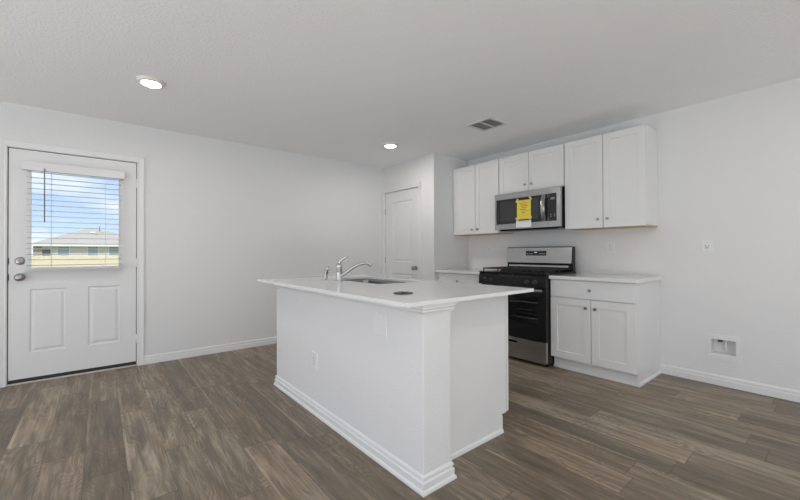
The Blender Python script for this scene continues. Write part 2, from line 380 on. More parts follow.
obj('glass_pane', MB().fbox(FD, GX0, GX1, GZ0, GZ1, -0.026, -0.020), GLASS, d1)
def door_knob(parent, c, ax, r=0.031, name='door_knob', keyed=False):
    mb = MB()
    if keyed: prof = [(0, 0), (0.034, 0), (0.034, 0.008), (0.031, 0.014), (0.024, 0.018), (0.0, 0.018)]
    else: prof = [(0, 0), (0.034, 0), (0.034, 0.006), (0.028, 0.011), (0.013, 0.014), (0.012, 0.030), (0.020, 0.036), (0.030, 0.046), (0.0325, 0.056), (0.029, 0.066), (0.018, 0.072), (0, 0.073)]
    mb.lathe(c, ax, prof, 28); k = smooth_obj(obj(name, mb, NICKEL, parent), 45)
    if keyed:
        a = Vector(c) + Vector(ax) * 0.018
        obj('thumb_turn', MB().box(a.x - 0.014, a.x + 0.014, a.y - 0.016, a.y + 0.001, a.z - 0.005, a.z + 0.005, 0.003), NICKEL, k)
    return k
door_knob(d1, (-0.536, YD + 0.003, 1.073), (0, -1, 0), name='deadbolt', keyed=True)
door_knob(d1, (-0.536, YD + 0.003, 0.932), (0, -1, 0), name='door_knob')
for z in (1.073, 0.932): obj('latch_plate', MB().box(DX0 - 0.0045, DX0 + 0.004, YD - 0.002, YD + 0.03, z - 0.028, z + 0.028, 0.001), SLOT, d1)
for z in (1.845, 1.04, 0.27):
    hb = MB(); hb.lathe((DX1 + 0.004, YD - 0.006, z - 0.045), (0, 0, 1), [(0, 0), (0.007, 0), (0.007, 0.09), (0, 0.09)], 12); hb.box(DX1 - 0.012, DX1 + 0.003, YD - 0.002, YD + 0.004, z - 0.045, z + 0.045)
    obj('hinge', hb, PLATE, d1)
ws = MB(); ws.fbox(FD, DX0 - 0.0055, DX0 - 0.0003, 0.036, DZ, -0.04, -0.008); ws.fbox(FD, DX1 + 0.0003, DX1 + 0.0055, 0.036, DZ, -0.04, -0.008); ws.fbox(FD, DX0 - 0.0055, DX1 + 0.0055, DZ + 0.0003, DZ + 0.0065, -0.04, -0.008)
obj('weatherstrip', ws, GASKET, d1)
obj('door_sweep', MB().fbox(FD, DX0 + 0.002, DX1 - 0.002, 0.0145, 0.044, -0.04, -0.004), GASKET, d1)
struct(obj('trim_3', MB().box(DX0 - 0.004, DX1 + 0.004, YD - 0.012, YD + 0.15, 0.0, 0.014, 0.003), ALU), 'metal threshold strip under the exterior door', 'trim')
obj('door_sill', MB().box(DX0 - 0.004, DX1 + 0.004, YD + 0.004, YD + 0.15, 0.014, 0.020), GASKET, d1)

# horizontal blind on the door window
bl = thing('window_blind', 'white slatted blind hanging over the exterior door window', 'blind', (-0.168, YD - 0.009, 0.99))
BX0, BX1 = -0.492, 0.168
hr = MB(); hr.box(BX0 - 0.028, BX1 + 0.018, YD - 0.078, YD - 0.010, 1.868, 1.932, 0.004)
hr.box(BX0 - 0.032, BX1 + 0.022, YD - 0.090, YD - 0.078, 1.862, 1.938, 0.004)
obj('headrail', hr, DOOR, bl)
NS = 18
for k in range(NS):
    z = 1.030 + (1.852 - 1.030) * k / (NS - 1) + 0.001 * (k % 2); sm_ = MB(); pts = []
    prof = [(-0.0245, 0.0), (-0.012, 0.0022), (0, 0.003), (0.012, 0.0022), (0.0245, 0.0)]
    tl = math.radians(3)
    top = [(a * math.cos(tl) - b * math.sin(tl), a * math.sin(tl) + b * math.cos(tl) + 0.0026) for a, b in prof]
    bot = [(a * math.cos(tl) - b * math.sin(tl), a * math.sin(tl) + b * math.cos(tl)) for a, b in prof]
    loop = top + bot[::-1]
    A = [sm_.bm.verts.new((BX0, YD - 0.044 + a, z + b)) for a, b in loop]; B = [sm_.bm.verts.new((BX1, YD - 0.044 + a, z + b)) for a, b in loop]
    n_ = len(loop)
    for i in range(n_): sm_.bm.faces.new((A[i], A[(i + 1) % n_], B[(i + 1) % n_], B[i]))
    sm_.bm.faces.new(A[::-1]); sm_.bm.faces.new(B)
    obj('slat', sm_, BLIND, bl)
obj('bottom_rail', MB().box(BX0 - 0.004, BX1 + 0.004, YD - 0.072, YD - 0.014, 0.985, 1.012, 0.004), BLIND, bl)
for x in (-0.335, 0.045):
    for dy in (-0.0705, -0.0165):
        obj('ladder_cord', MB().tube([(x, YD + dy, 1.0), (x, YD + dy, 1.872)], 0.0012, 6), BLIND, bl)
obj('tilt_wand', MB().tube([(-0.376, YD - 0.096, 1.885), (-0.376, YD - 0.096, 1.87), (-0.375, YD - 0.098, 1.41)], [0.003, 0.004, 0.004], 8), WAND, bl)

# ------------------------------------------------------------------ pantry door (door_2) with its casing
fp = frX(XP)
struct(obj('trim_4', casing(MB(), fp, -PY1 - 0.006, -PY0 + 0.006, PZ + 0.010, 0.056), TRIM), 'white casing around the pantry door', 'trim')
jp = MB(); jp.fbox(fp, -PY1 - 0.02, -PY1 - 0.003, 0, PZ + 0.02, -0.11, 0); jp.fbox(fp, -PY0 + 0.003, -PY0 + 0.02, 0, PZ + 0.02, -0.11, 0); jp.fbox(fp, -PY1 - 0.003, -PY0 + 0.003, PZ + 0.008, PZ + 0.02, -0.11, 0)
struct(obj('trim_5', jp, TRIM), 'white jamb lining the pantry doorway', 'trim')
FPD = frX(XP + 0.012)
ra2 = [(0.012, -0.010), (0.022, -0.010), (0.040, -0.003), (0.044, -0.003)]
d2 = struct(obj('door_2', MB().slab(FPD, -PY1, -PY0, 0.012, PZ, 0.036, [(-4.352, -3.892, 0.995, 1.885, ra2), (-4.352, -3.892, 0.23, 0.83, ra2)]), DOOR), 'white two-panel pantry door in the corner closet', 'door')
door_knob(d2, (XP + 0.012, 3.815, 0.922), (-1, 0, 0))
for z in (1.756, 1.022, 0.25):
    obj('hinge', MB().lathe((XP + 0.004, PY1 + 0.001, z - 0.04), (0, 0, 1), [(0, 0), (0.006, 0), (0.006, 0.08), (0, 0.08)], 12), NICKEL, d2)

# ------------------------------------------------------------------ cabinets
XF, XC = 3.760, 3.446
def cab_knob(parent, x, y, z):
    mb = MB().lathe((x, y, z), (-1, 0, 0), [(0, 0), (0.0075, 0), (0.0055, 0.004), (0.005, 0.012), (0.011, 0.017), (0.0145, 0.022), (0.0125, 0.027), (0, 0.029)], 18)
    return smooth_obj(obj('knob', mb, NICKEL, parent), 50)
SHK = [(0.0015, -0.0075), (0.003, -0.008)]
def shaker(parent, name, xf, y0, y1, z0, z1, rail=0.060, knob=None, flat=False):
    fr = frX(xf)
    holes = [] if flat else [(-y1 + rail, -y0 - rail, z0 + rail, z1 - rail, SHK)]
    d = obj(name, MB().slab(fr, -y1, -y0, z0, z1, 0.019, holes), CAB, parent)
    if knob: cab_knob(d, xf, *knob)
    return d
def upper(label, y0, y1, z0, z1, mid, kn):
    c = thing('upper_cabinet', label, 'cabinet', (XR, (y0 + y1) / 2, z0), 'upper cabinets on the right wall')
    obj('carcass', MB().box(XF + 0.021, XR - 0.001, y0 + 0.002, y1 - 0.002, z0 + 0.012, z1), CAB, c)
    obj('bottom_panel', MB().box(XF + 0.024, XR - 0.001, y0 + 0.004, y1 - 0.004, z0 + 0.001, z0 + 0.012), MAPLE, c)
    g = 0.006
    shaker(c, 'door', XF, mid + 0.003, y1 - g, z0 + 0.004, z1 - 0.003, knob=(mid + kn[0], kn[1]))
    shaker(c, 'door', XF, y0 + g, mid - 0.003, z0 + 0.004, z1 - 0.003, knob=(mid - kn[0], kn[1]))
    return c
upper('tall two-door white upper cabinet beside the pantry closet', 2.695, YP - 0.002, 1.368, 2.273, 3.06, (0.045, 1.432))
upper('short two-door white upper cabinet directly above the microwave', 1.883, 2.693, 1.826, 2.273, 2.292, (0.042, 1.904))
ur = upper('tall two-door white upper cabinet at the right end of the row', 1.139, 1.881, 1.368, 2.273, 1.502, (0.043, 1.452))

# lower cabinet right of the range
c = thing('lower_cabinet', 'white lower cabinet with drawer and two doors right of the range', 'cabinet', (XC + 0.3, 1.5, 0), 'lower cabinets on the right wall')
Y0, Y1 = 1.128, 1.872
cb = MB(); cb.box(XC + 0.021, XR - 0.001, Y0 + 0.001, Y1 - 0.001, 0.112, 0.872)
cb.box(XC + 0.085, XR - 0.001, Y0 + 0.001, Y1 - 0.001, 0.0, 0.112)
obj('carcass', cb, CAB, c)
shaker(c, 'drawer', XC, Y0 + 0.004, Y1 - 0.003, 0.704, 0.868, flat=True, knob=(1.492, 0.783))
shaker(c, 'door', XC, 1.489, Y1 - 0.003, 0.116, 0.696, 0.066, knob=(1.528, 0.620))
shaker(c, 'door', XC, Y0 + 0.004, 1.483, 0.116, 0.696, 0.066, knob=(1.445, 0.620))
tk = MB(); tk.box(XC + 0.066, XC + 0.084, Y0 + 0.016, Y1 - 0.002, 0.0, 0.110)
obj('toe_kick', tk, CAB, c)
SHOE = [(0, 0), (0.012, 0), (0.012, 0.010), (0.009, 0.019), (0.004, 0.024), (0, 0.025)]
obj('shoe_moulding', MB().sweep(SHOE, [(XC + 0.066, Y1 - 0.002), (XC + 0.066, Y0 + 0.001), (XR - 0.016, Y0 + 0.001)], -1), TRIM, c)
obj('corner_strip', MB().box(XC + 0.048, XC + 0.085, Y0 - 0.007, Y0 + 0.014, 0.0255, 0.108, 0.002), CAB, c)
wt = obj('countertop', MB().box(XC - 0.032, XR - 0.001, 1.108, 1.872, 0.873, 0.905, 0.003), QUARTZ)
tag(wt, 'white quartz countertop on the lower cabinet right of the range', 'countertop', 'countertops')

# lower cabinet left of the range
c = thing('lower_cabinet', 'white lower cabinet between the range and the pantry closet', 'cabinet', (XC + 0.3, 3.07, 0), 'lower cabinets on the right wall')
Y0, Y1 = 2.712, YP - 0.002
cb = MB(); cb.box(XC + 0.021, XR - 0.001, Y0 + 0.001, Y1, 0.112, 0.872); cb.box(XC + 0.085, XR - 0.001, Y0 + 0.001, Y1, 0.0, 0.112)
obj('carcass', cb, CAB, c)
shaker(c, 'drawer', XC, Y0 + 0.004, Y1 - 0.035, 0.703, 0.866, flat=True, knob=(3.08, 0.778))
shaker(c, 'door', XC, 3.0675, Y1 - 0.035, 0.116, 0.696, 0.066, knob=(3.11, 0.620))
shaker(c, 'door', XC, Y0 + 0.004, 3.0645, 0.116, 0.696, 0.066, knob=(3.02, 0.620))
obj('toe_kick', MB().box(XC + 0.066, XC + 0.084, Y0 + 0.002, Y1, 0.0, 0.110), CAB, c)
wt = obj('countertop', MB().box(XC - 0.032, XR - 0.001, 2.702, YP - 0.001, 0.873, 0.905, 0.003), QUARTZ)
tag(wt, 'white quartz countertop between the range and the pantry closet', 'countertop', 'countertops')

# ------------------------------------------------------------------ microwave
mw = thing('microwave', 'stainless over-the-range microwave with black glass door', 'microwave', (XR, 2.29, 1.40))
MX, MY0, MY1, MZ0, MZ1 = 3.690, 1.888, 2.702, 1.402, 1.820
obj('housing', MB().box(MX + 0.030, XR - 0.002, MY0 + 0.003, 2.690, MZ0 + 0.004, MZ1, 0.004), BLACK, mw)
fm = frX(MX)
SEAM = 2.026
md = obj('door', MB().slab(fm, -MY1, -SEAM - 0.001, MZ0, MZ1, 0.028, [(-2.682, -SEAM - 0.002, 1.462, 1.757, [(0.001, -0.003)])]), STEEL, mw)
obj('window_glass', MB().fbox(fm, -2.679, -SEAM - 0.005, 1.465, 1.753, -0.0028, -0.0006, 0.0005), BGLASS, md)
obj('window_screen', MB().slab(frX(MX - 0.0005), -2.63, -2.135, 1.495, 1.725, 0.0015, [(-2.624, -2.141, 1.501, 1.719, [(0.001, -0.0008)])]), mat('window_screen_grey', (0.045, 0.045, 0.047), 0.12, var=(0.05, 5)), md)
hp = []
for k in range(13):
    q = k / 12; z = 1.472 + 0.278 * q; hp.append((MX - 0.012 - 0.040 * math.sin(math.pi * q), 2.064 - 0.006 * math.sin(math.pi * q), z))
hm = MB()
rings = []
for (x, y, z) in hp:
    rings.append([hm.bm.verts.new((x + a, y + b, z)) for a, b in ((-0.006, -0.022), (-0.009, -0.010), (-0.009, 0.010), (-0.006, 0.022), (0.006, 0.022), (0.006, -0.022))])
for a, b in zip(rings, rings[1:]):
    for k in range(6): hm.bm.faces.new((a[k], a[(k + 1) % 6], b[(k + 1) % 6], b[k]))
hm.bm.faces.new(rings[0]); hm.bm.faces.new(rings[-1][::-1])
for z in (1.478, 1.744): hm.box(MX - 0.014, MX, 2.052, 2.076, z - 0.012, z + 0.012, 0.002)
smooth_obj(obj('handle', hm, STEEL, md), 50)
cp = obj('control_panel', MB().slab(fm, -SEAM + 0.001, -MY0, MZ0, MZ1, 0.028, [(-SEAM + 0.002, -1.930, 1.462, 1.757, [(0.001, -0.003)])]), STEEL, mw)
obj('keypad', MB().fbox(fm, -SEAM + 0.005, -1.933, 1.465, 1.754, -0.0028, -0.0006, 0.0005), DARKPANEL, cp)
obj('display', MB().fbox(fm, -1.995, -1.950, 1.690, 1.712, -0.0006, 0.0004), mat('grey_display', (0.22, 0.22, 0.23), 0.3, var=(0.05, 60)), cp)
for z in (1.51, 1.53): obj('button', MB().fbox(fm, -1.998, -1.988, z, z + 0.006, -0.0006, 0.0004), GINK, cp); obj('button', MB().fbox(fm, -1.957, -1.947, z, z + 0.006, -0.0006, 0.0004), GINK, cp)
obj('maker_mark', MB().fbox(fm, -2.40, -2.31, 1.786, 1.793, -0.0003, 0.0006), GINK, md)
vb = MB(); vb.box(MX + 0.045, XR - 0.06, MY0 + 0.03, MY1 - 0.03, MZ0 - 0.012, MZ0 + 0.006, 0.004); vb.box(MX + 0.03, MX + 0.075, MY0 + 0.06, MY1 - 0.06, MZ0 - 0.020, MZ0 - 0.004, 0.004)
obj('bottom_vent', vb, BLACK, mw)
# yellow notice taped on the door, white label below
pn = thing('paper_notice', 'yellow printed paper notice taped on the microwave door', 'notice', (MX, 2.33, 1.47))
XN = MX - 0.0035
pm = MB(); f1 = frX(XN)
a0, a1, z0, z1 = -2.396, -2.222, 1.506, 1.720
wave = lambda i, j: 0.0022 + 0.0006 * math.sin(i * 0.9 + j * 0.5)
fro = [[pm.bm.verts.new(f1(a0 + (a1 - a0) * i / 8, z0 + (z1 - z0) * j / 8, wave(i, j))) for j in range(9)] for i in range(9)]
bak = [[pm.bm.verts.new(f1(a0 + (a1 - a0) * i / 8, z0 + (z1 - z0) * j / 8, wave(i, j) - 0.0006)) for j in range(9)] for i in range(9)]
for i in range(8):
    for j in range(8):
        pm.bm.faces.new((fro[i][j], fro[i + 1][j], fro[i + 1][j + 1], fro[i][j + 1])); pm.bm.faces.new((bak[i][j], bak[i][j + 1], bak[i + 1][j + 1], bak[i + 1][j]))
    for A_, B_ in (((i, 0), (i + 1, 0)), ((i, 8), (i + 1, 8)), ((0, i), (0, i + 1)), ((8, i), (8, i + 1))):
        pm.bm.faces.new((fro[A_[0]][A_[1]], fro[B_[0]][B_[1]], bak[B_[0]][B_[1]], bak[A_[0]][A_[1]]))
ps = obj('sheet', pm, YELLOW, pn)
f2 = frX(XN - 0.0030)
for k, (cx, wd, hh, ink) in enumerate([(0, 0.05, 0.010, REDINK), (0, 0.115, 0.013, REDINK), (-0.005, 0.09, 0.009, INK), (0.01, 0.085, 0.012, INK), (0, 0.07, 0.008, INK), (-0.01, 0.075, 0.012, INK), (0.012, 0.10, 0.006, INK), (0, 0.05, 0.012, INK), (0.0, 0.11, 0.004, REDINK), (0.0, 0.10, 0.004, REDINK), (0, 0.105, 0.004, REDINK)]):
    z = 1.706 - k * 0.0180; lm = MB(); u = cx - wd / 2 - 2.309
    while u < cx + wd / 2 - 2.309:
        ww = random.uniform(0.006, 0.018); ww = min(ww, cx + wd / 2 - 2.309 - u); 
        if ww > 0.002: lm.fbox(f2, u, u + ww, z - hh * 0.42, z + hh * 0.42, 0, 0.0004)
        u += ww + 0.004
    obj('printed_line', lm, ink, ps)
for (u, z, s) in ((-2.394, 1.720, 1), (-2.227, 1.733, -1), (-2.396, 1.508, -1), (-2.227, 1.513, 1)):
    q = Fr(f2(u, z, 0.0006), f2(0.6, 0.8 * s, 0) - f2(0, 0, 0), f2(-0.8 * s, 0.6, 0) - f2(0, 0, 0), (-1, 0, 0)); tm = MB()
    lo = [q(x, y, 0) for x, y in ((-0.022, -0.011), (0.022, -0.011), (0.022, 0.011), (-0.022, 0.011))]; hi = [p_ + Vector((-0.0004, 0, 0)) for p_ in lo]
    tm.quad(hi); tm.quad(lo, True)
    for i in range(4): tm.quad([lo[i], lo[(i + 1) % 4], hi[(i + 1) % 4], hi[i]])
    obj('tape', tm, TAPE, pn)
wl = thing('label_sticker', 'white label sticker on the microwave below the yellow notice', 'label', (MX, 2.33, 1.42))
obj('sticker', MB().fbox(frX(MX), -2.412, -2.222, 1.414, 1.490, 0.0002, 0.0012), PAPER, wl)
ln = MB(); ln.fbox(frX(MX), -2.395, -2.240, 1.478, 1.484, 0.0012, 0.0016)
obj('printed_line', ln, GINK, wl)

# ------------------------------------------------------------------ range
rg = thing('gas_range', 'stainless and black gas range below the microwave', 'range', (3.7, 2.28, 0))
RY0, RY1, RX = 1.876, 2.690, 3.372          # sides, door front
side = MB()
for y in (RY0 + 0.004, RY1 - 0.022): side.box(RX + 0.038, XR - 0.03, y, y + 0.018, 0.03, 0.905, 0.002)
side.box(XR - 0.045, XR - 0.03, RY0 + 0.02, RY1 - 0.02, 0.03, 0.905)
obj('body', side, BLACK, rg)
cv = MB()
CX0, CX1, CY0, CY1, CZ0, CZ1 = RX + 0.045, XR - 0.10, RY0 + 0.075, RY1 - 0.075, 0.315, 0.735
cv.box(CX0, CX1, CY0 - 0.01, CY0, CZ0, CZ1); cv.box(CX0, CX1, CY1, CY1 + 0.01, CZ0, CZ1); cv.box(CX1, CX1 + 0.01, CY0 - 0.01, CY1 + 0.01, CZ0, CZ1)
cv.box(CX0, CX1 + 0.01, CY0 - 0.01, CY1 + 0.01, CZ0 - 0.01, CZ0); cv.box(CX0, CX1 + 0.01, CY0 - 0.01, CY1 + 0.01, CZ1, CZ1 + 0.01)
obj('oven_cavity', cv, CAVITY, rg)
for z in (0.455, 0.618):
    rk = MB()
    for k in range(3): x = CX0 + 0.02 + k * 0.24; rk.tube([(x, CY0 + 0.003, z), (x, CY1 - 0.003, z)], 0.006, 8)
    for k in range(14): y = CY0 + 0.02 + k * (CY1 - CY0 - 0.04) / 13; rk.tube([(CX0 + 0.02, y, z + 0.003), (CX1 - 0.03, y, z + 0.003)], 0.0022, 6)
    obj('oven_rack', rk, RACK, rg)
fr = frX(RX)
od = obj('oven_door', MB().slab(fr, -RY1 + 0.002, -RY0 - 0.002, 0.255, 0.772, 0.036, [(-RY1 + 0.085, -RY0 - 0.085, 0.405, 0.690, None)]), BLACK, rg)
obj('window_glass', MB().fbox(fr, -RY1 + 0.0855, -RY0 - 0.0855, 0.4055, 0.6895, -0.012, -0.006), TINT, od)
hd = MB(); hd.fbox(fr, -RY1 + 0.025, -RY0 - 0.018, 0.742, 0.768, 0.040, 0.056, 0.005)
for y in (RY1 - 0.05, RY0 + 0.045): hd.fbox(fr, -y - 0.012, -y + 0.012, 0.746, 0.764, 0.0, 0.044, 0.002)
obj('door_handle', hd, STEEL, od)
dr = obj('storage_drawer', MB().slab(fr, -RY1 + 0.004, -RY0 - 0.004, 0.035, 0.246, 0.034, [(-2.45, -2.20, 0.192, 0.214, [(0.004, -0.012), (0.006, -0.014)])]), STEEL, rg)
obj('drawer_grip', MB().fbox(fr, -2.442, -2.208, 0.200, 0.208, -0.0135, -0.004, 0.001), BLACK, dr)
# control panel with knobs
cpm = MB()
pf = [(RX + 0.05, 0.780), (RX - 0.012, 0.780), (RX - 0.006, 0.876), (RX + 0.010, 0.905), (RX + 0.05, 0.905)]
A = [cpm.bm.verts.new((x, RY0 + 0.002, z)) for x, z in pf]; B = [cpm.bm.verts.new((x, RY1 - 0.002, z)) for x, z in pf]
for i in range(5): cpm.bm.faces.new((A[i], A[(i + 1) % 5], B[(i + 1) % 5], B[i]))
cpm.bm.faces.new(A); cpm.bm.faces.new(B[::-1])
cpo = obj('control_panel', cpm, BLACK, rg)
KNOB = mat('range_knob_black', (0.035, 0.035, 0.036), 0.3, var=(0.05, 30))
for y in (2.595, 2.515, 2.075, 1.985):
    kb = MB().lathe((RX - 0.009, y, 0.832), (-1, 0, 0.06), [(0, 0), (0.024, 0), (0.024, 0.004), (0.018, 0.007), (0.0165, 0.026), (0.014, 0.029), (0, 0.029)], 20)
    kb.box(RX - 0.044, RX - 0.030, y - 0.004, y + 0.004, 0.818, 0.850, 0.001)
    k = smooth_obj(obj('knob', kb, KNOB, rg), 40)
# cooktop
ct = MB(); ct.box(RX - 0.004, XR - 0.075, RY0 + 0.001, RY1 - 0.001, 0.905, 0.922, 0.004)
obj('cooktop', ct, BLACK, rg)
for (x, y) in ((3.56, 2.09), (3.56, 2.48), (3.84, 2.09), (3.84, 2.48)):
    obj('burner', MB().lathe((x, y, 0.921), (0, 0, 1), [(0, 0), (0.052, 0), (0.050, 0.008), (0.036, 0.010), (0.036, 0.017), (0.030, 0.020), (0, 0.020)], 24), IRON, rg)
for (y0, y1) in ((RY0 + 0.018, 2.284), (2.290, RY1 - 0.018)):
    gm = MB(); x0, x1 = RX + 0.045, XR - 0.115; b = 0.007; zt0, zt1 = 0.946, 0.960
    for y in (y0, y1 - 2 * b): gm.box(x0, x1, y, y + 2 * b, zt0, zt1, 0.002)
    for x in (x0, (x0 + x1) / 2 - b, x1 - 2 * b): gm.box(x, x + 2 * b, y0, y1, zt0, zt1, 0.002)
    ym = (y0 + y1) / 2; gm.box(x0, x1, ym - b, ym + b, zt0, zt1, 0.002)
    for cx in ((x0 * 3 + x1) / 4, (x0 + 3 * x1) / 4): gm.box(cx - b, cx + b, y0, y1, zt0, zt1, 0.002)
    for x in (x0 + b, (x0 + x1) / 2, x1 - b):
        for y in (y0 + b, y1 - b): gm.lathe((x, y, 0.922), (0, 0, 1), [(0, 0), (0.008, 0), (0.006, 0.026), (0, 0.026)], 10)
    obj('grate', gm, IRON, rg)
# backguard
bgm = MB()
def prism(mb, pf, y0, y1):
    A = [mb.bm.verts.new((x, y0, z)) for x, z in pf]; B = [mb.bm.verts.new((x, y1, z)) for x, z in pf]; n = len(pf)
    for i in range(n): mb.bm.faces.new((A[i], A[(i + 1) % n], B[(i + 1) % n], B[i]))
    mb.bm.faces.new(A); mb.bm.faces.new(B[::-1]); return mb
BX = 3.922
bk = obj('backguard', prism(MB(), [(BX + 0.02, 0.905), (BX + 0.02, 1.005), (BX + 0.004, 1.012), (BX + 0.022, 1.183), (BX + 0.035, 1.193), (BX + 0.080, 1.193), (BX + 0.080, 0.905)], RY0 + 0.010, RY1 + 0.012), BLACK, rg)
obj('steel_panel', prism(MB(), [(BX - 0.002, 1.012), (BX + 0.003, 1.009), (BX + 0.030, 1.180), (BX + 0.036, 1.192), (BX + 0.046, 1.1945), (BX + 0.034, 1.1955), (BX + 0.018, 1.186)], RY0 + 0.014, RY1 + 0.008), STEEL, bk)
obj('vent_trim', prism(MB(), [(BX + 0.022, 0.955), (BX + 0.008, 0.955), (BX + 0.002, 0.965), (BX + 0.008, 0.985), (BX + 0.022, 0.992)], RY0 + 0.05, RY1 - 0.02), STEEL, bk)
def onpanel(z): return BX - 0.002 + 0.020 * (z - 1.012) / 0.174
dm = prism(MB(), [(onpanel(1.095) - 0.002, 1.095), (onpanel(1.15) - 0.002, 1.150), (onpanel(1.15) + 0.002, 1.150), (onpanel(1.095) + 0.002, 1.095)], 2.185, 2.440)
dp = obj('clock_display', dm, DARKPANEL, bk)
obj('clock_digits', prism(MB(), [(onpanel(1.127) - 0.0028, 1.127), (onpanel(1.137) - 0.0028, 1.137), (onpanel(1.137) - 0.002, 1.137), (onpanel(1.127) - 0.002, 1.127)], 2.295, 2.330), LED, dp)
for k, y in enumerate((2.42, 2.39, 2.36, 2.26, 2.23, 2.205)):
    obj('button', prism(MB(), [(onpanel(1.112) - 0.0026, 1.112), (onpanel(1.118) - 0.0026, 1.118), (onpanel(1.118) - 0.002, 1.118), (onpanel(1.112) - 0.002, 1.112)], y - 0.008, y + 0.008), GINK, dp)
for y in (RY0 + 0.03, RY1 - 0.03):
    for x in (RX + 0.06, XR - 0.10):
        obj('foot', MB().lathe((x, y, 0), (0, 0, 1), [(0, 0), (0.018, 0), (0.018, 0.010), (0.008, 0.012), (0.008, 0.032), (0, 0.032)], 14), BLACK, rg)

# ------------------------------------------------------------------ kitchen island
IX0, IX1, IY0, IY1 = 1.183, 1.372, 1.277, 3.132
PYN, PX1, PXT = 1.395, 2.040, 1.966
isl = thing('kitchen_island', 'white kitchen island with textured wall and cabinet end panel', 'island', (1.6, 2.2, 0))
bw = MB(); bw.box(IX0, IX1, IY0, IY1, 0, 0.889, 0.005, 3)
obj('half_wall', bw, WALL, isl)
ep = MB(); prf = [(IX1, 0.0), (PXT, 0.0), (PXT, 0.114), (PX1 - 0.027, 0.114), (PX1 - 0.027, 0.889), (IX1, 0.889)]
A = [ep.bm.verts.new((x, PYN, z)) for x, z in prf]; B = [ep.bm.verts.new((x, PYN + 0.018, z)) for x, z in prf]
for i in range(6): ep.bm.faces.new((A[i], A[(i + 1) % 6], B[(i + 1) % 6], B[i]))
ep.bm.faces.new(A); ep.bm.faces.new(B[::-1])
obj('end_panel', ep, CAB, isl)
# cabinet boxes behind, sink bay open at the top
cc = MB(); cc.box(IX1, PX1 - 0.021, PYN + 0.019, 2.05, 0.114, 0.889); cc.box(IX1, PX1 - 0.021, 2.051, 2.97, 0.114, 0.64); cc.box(IX1, PX1 - 0.021, 2.971, IY1 - 0.001, 0.114, 0.889)
cc.box(IX1, PXT, PYN + 0.019, IY1 - 0.001, 0.0, 0.114)
obj('cabinet_box', cc, CAB, isl)
fK = frXp(PX1)
for (y0, y1) in ((PYN, 2.01), (2.016, 2.47), (2.476, 2.93)):
    obj('cabinet_door', MB().slab(fK, y0 + 0.002, y1, 0.118, 0.872, 0.019, [(y0 + 0.062, y1 - 0.06, 0.178, 0.812, SHK)]), CAB, isl)
obj('toe_strip', MB().box(PXT - 0.024, PXT + 0.004, PYN - 0.004, PYN + 0.012, 0.0255, 0.106, 0.002), CAB, isl)
IB = [(0, 0), (0.020, 0), (0.020, 0.009), (0.017, 0.016), (0.0125, 0.020), (0.0115, 0.022), (0.0125, 0.051), (0.005, 0.057), (0.005, 0.062), (0.010, 0.067), (0.0085, 0.076), (0.003, 0.083), (0, 0.085)]
obj('baseboard', MB().sweep(IB, [(IX1, PYN - 0.013), (IX1, IY0), (IX0, IY0), (IX0, IY1), (IX1, IY1)], 1), TRIM, isl)
obj('shoe_moulding', MB().sweep(SHOE, [(PXT + 0.002, PYN), (IX1 + 0.001, PYN)], 1), TRIM, isl)
CRN = [(0, 0.838), (0.006, 0.838), (0.008, 0.846), (0.014, 0.853), (0.014, 0.862), (0.020, 0.868), (0.020, 0.889), (0, 0.889)]
obj('crown_trim', MB().sweep(CRN, [(IX1, PYN), (IX1, IY0), (IX0, IY0), (IX0, IY1), (IX1, IY1)], 1), TRIM, isl)
# island countertop with sink cut-out
KX0, KX1, KY0, KY1, KZ = 1.058, 2.092, 1.245, 3.243, 0.909
SX0, SX1, SY0, SY1 = 1.545, 1.955, 2.13, 2.89
up = Fr((0, 0, KZ), (1, 0, 0), (0, 1, 0), (0, 0, 1))
def rr(cx0, cx1, cy0, cy1, r, n=6):
    pts = []
    for (cx, cy, a0) in ((cx1 - r, cy1 - r, 0), (cx0 + r, cy1 - r, 90), (cx0 + r, cy0 + r, 180), (cx1 - r, cy0 + r, 270)):
        for k in range(n + 1): a = math.radians(a0 + 90 * k / n); pts.append((cx + r * math.cos(a), cy + r * math.sin(a)))
    return pts
km = MB(); km.slab(up, KX0, KX1, KY0, KY1, 0.020, [(SX0, SX1, SY0, SY1, None)])
ed = [e for e in km.bm.edges if abs(e.verts[0].co.z - e.verts[1].co.z) < 1e-6 and len(e.link_faces) == 2 and abs(e.calc_face_angle(0)) > 1.0]
bmesh.ops.bevel(km.bm, geom=ed, offset=0.0025, segments=2, affect='EDGES')
tag(obj('countertop', km, QUARTZ), 'large white quartz countertop covering the kitchen island', 'countertop', 'countertops')
# undermount sink
sk = thing('kitchen_sink', 'stainless undermount sink set in the island countertop', 'sink', (1.75, 2.51, 0.68))
bs = MB(); rings = []
for (ins, z, r) in ((-0.014, 0.888, 0.05), (0.0, 0.888, 0.045), (0.002, 0.872, 0.05), (0.008, 0.72, 0.06), (0.03, 0.695, 0.07), (0.06, 0.690, 0.06)):
    rings.append([bs.bm.verts.new((x, y, z)) for x, y in rr(SX0 + ins, SX1 - ins, SY0 + ins, SY1 - ins, r)])
for a, b in zip(rings, rings[1:]):
    n_ = len(a)
    for k in range(n_): fc = bs.bm.faces.new((a[k], a[(k + 1) % n_], b[(k + 1) % n_], b[k])); fc.smooth = True
bs.bm.faces.new(rings[-1])
obj('basin', bs, mat('sink_steel', (0.30, 0.30, 0.305), 0.25, 1.0, var=(0.04, 30)), sk)
obj('drain', MB().lathe((1.80, 2.51, 0.6905), (0, 0, 1), [(0, 0.002), (0.030, 0.001), (0.042, 0.004), (0.045, 0.0)], 24), CHROME, sk)
